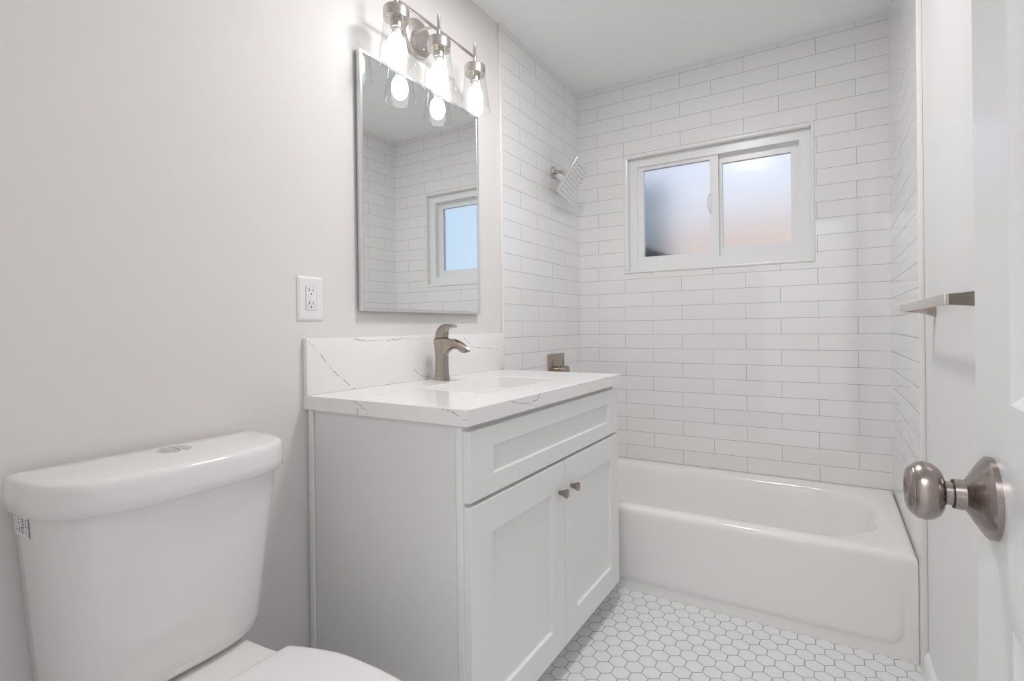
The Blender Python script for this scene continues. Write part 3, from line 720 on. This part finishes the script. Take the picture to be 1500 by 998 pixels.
# ------------------------------------------------------------------ toilet
TY = -2.230
to = thing('toilet', (0.33, TY, 0.0), 'white two-piece toilet with a bowed tank at the left painted wall', 'toilet')
def dring(z, a, xf, xb=0.008, side=0.045, ex=0.62, ey=0.62, n=44):
    xs = xb+side; pts = []
    for k in range(n+1):
        t = PI*k/n
        c = math.cos(t); s_ = abs(math.sin(t)) if 0 < k < n else 0.0
        pts.append((xs+(xf-xs)*s_**ex, TY - a*math.copysign(abs(c)**ey, c), z))
    pts += [(xb+0.012, TY+a, z), (xb+0.003, TY+a-0.004, z), (xb, TY+a-0.014, z), (xb, TY-a+0.014, z), (xb+0.003, TY-a+0.004, z), (xb+0.012, TY-a, z)]
    return pts
bm = bmesh.new()
add_loft(bm, [dring(.3835, .140, .115), dring(.386, .158, .134), dring(.393, .172, .149), dring(.405, .182, .158), dring(.43, .187, .163), dring(.50, .192, .173), dring(.60, .2, .188), dring(.70, .208, .203), dring(.768, .2125, .2125)])
tk = link('tank', bm, 'porc', to, angle=50)
bm = bmesh.new()
add_loft(bm, [dring(.7635, .2155, .2165, .006), dring(.7645, .2225, .2255, .005), dring(.768, .2262, .2292, .005), dring(.785, .2265, .2295, .005), dring(.808, .2262, .2290, .005), dring(.8160, .2250, .2278, .0055), dring(.8205, .2225, .2253, .007), dring(.8235, .2180, .2208, .010), dring(.8252, .208, .211, .018), dring(.828, .150, .165, .05, .03), dring(.830, .08, .13, .07, .02)])
tld = link('tank_lid', bm, 'porc', to, angle=50)
bm = bmesh.new(); add_lathe(bm, (0.100, -2.221, 0.8265), (0, 0, 1), [(0, 0.0300), (0.0042, 0.0300), (0.0055, 0.0288), (0.0058, 0.0225), (0.0045, 0.0215), (0.0045, 0.002)], 40); fb_ = link('flush_button', bm, 'chrome', tld)
for sgn in (-1, 1):
    b = bmesh.new(); n = 16
    pts = [Vector((0.100, -2.221, 0)) + Vector((0.0202*math.cos(PI*k/n), sgn*(0.0010+0.0202*math.sin(PI*k/n)), 0)) for k in range(n+1)]
    if sgn < 0: pts.reverse()
    add_loft(b, [[(p.x, p.y, 0.8300) for p in pts], [(p.x, p.y, 0.8326) for p in pts], [(0.1+(p.x-0.1)*0.93, -2.221+(p.y+2.221)*0.95, 0.8332) for p in pts]]); link('button_half', b, 'chrome', fb_)
# printed label on the left of the tank
bm = bmesh.new(); uvl = bm.loops.layers.uv.new('UVMap'); g = {}
def tank_pt(z, t_):
    f = (z-.70)/.068; a = .208+.0045*f; xf = .203+.0095*f; xs = .053
    c, s_ = math.cos(t_), math.sin(t_)
    return Vector((xs+(xf-xs)*s_**.62, TY-a*c**.62, z)) + Vector((0.0007, -0.0009, 0))
NL = 10
def lab_pt(i, z):
    if i <= 5:
        f = (z-.70)/.068; a = .208+.0045*f
        return Vector((0.022+0.0062*i, TY-a-0.0009, z))
    return tank_pt(z, 0.004+0.085*(i-5)/5)
for i in range(NL+1):
    for k in range(3): g[i, k] = bm.verts.new(lab_pt(i, 0.7600-0.0400*k/2))
for i in range(NL):
    for k in range(2):
        f = bm.faces.new((g[i, k], g[i+1, k], g[i+1, k+1], g[i, k+1]))
        for lp, (a, b) in zip(f.loops, ((i, k), (i+1, k), (i+1, k+1), (i, k+1))): lp[uvl].uv = (a/NL, b/2)
link('printed_label', bm, 'label', tk)['label'] = 'small white label with black print'
def egg(tab, z, sc=1.0, n=8, xo=0.0, cx=0.4):
    side = [Vector((cx+(x-cx)*sc+xo, w*sc, 0)) for x, w in tab]
    sp_ = smooth_path(side, n)
    pts = [(p.x, TY+p.y, z) for p in sp_] + [(p.x, TY-p.y, z) for p in reversed(sp_[:-1])]
    return pts
bowl_tab = [(0.030, 0.085), (0.034, 0.118), (0.060, 0.132), (0.20, 0.142), (0.30, 0.156), (0.42, 0.174), (0.52, 0.176), (0.60, 0.160), (0.66, 0.122), (0.70, 0.070), (0.712, 0.0)]
foot_tab = [(0.080, 0.085), (0.084, 0.105), (0.11, 0.112), (0.20, 0.112), (0.30, 0.108), (0.40, 0.110), (0.46, 0.112), (0.52, 0.102), (0.555, 0.080), (0.575, 0.045), (0.58, 0.0)]
mid_tab = [(0.06, 0.085), (0.065, 0.105), (0.09, 0.112), (0.20, 0.118), (0.30, 0.128), (0.41, 0.146), (0.50, 0.148), (0.57, 0.132), (0.62, 0.10), (0.65, 0.055), (0.66, 0.0)]
bm = bmesh.new()
add_loft(bm, [egg(foot_tab, 0.0), egg(foot_tab, 0.012), egg(foot_tab, 0.02, 0.97), egg(foot_tab, 0.14, 0.93), egg(mid_tab, 0.25, 0.98), egg(mid_tab, 0.30, 1.06), egg(bowl_tab, 0.345, 0.985), egg(bowl_tab, 0.365, 1.0), egg(bowl_tab, 0.377, 0.995), egg(bowl_tab, 0.3815, 0.975), egg(bowl_tab, 0.382, 0.90)])
link('bowl', bm, 'porc', to, angle=50)
lid_tab = [(0.2720, 0.100), (0.2725, 0.132), (0.2790, 0.1445), (0.33, 0.1635), (0.3935, 0.1795), (0.45, 0.1835), (0.5073, 0.1840), (0.5753, 0.1790), (0.64, 0.158), (0.69, 0.122), (0.72, 0.078), (0.734, 0.030), (0.736, 0.0)]
bm = bmesh.new(); add_loft(bm, [egg(lid_tab, .3835, .97, cx=.5), egg(lid_tab, .3845, .985, cx=.5), egg(lid_tab, .392, .985, cx=.5), egg(lid_tab, .3935, .975, cx=.5)]); link('seat', bm, 'seat', to, angle=50)
bm = bmesh.new(); add_loft(bm, [egg(lid_tab, .3945, .985, cx=.5), egg(lid_tab, .396, 1.0, cx=.5), egg(lid_tab, .403, 1.0, cx=.5), egg(lid_tab, .4075, .992, cx=.5), egg(lid_tab, .4105, .972, cx=.5), egg(lid_tab, .4122, .93, cx=.5), egg(lid_tab, .4135, .7, cx=.5)]); link('seat_lid', bm, 'seat', to, angle=50)
for sgn in (-1, 1):
    b = bmesh.new(); add_box(b, 0.250, 0.285, TY+sgn*0.075-0.02, TY+sgn*0.075+0.02, 0.3815, 0.3955, 0.003); link('seat_hinge', b, 'seat', to)
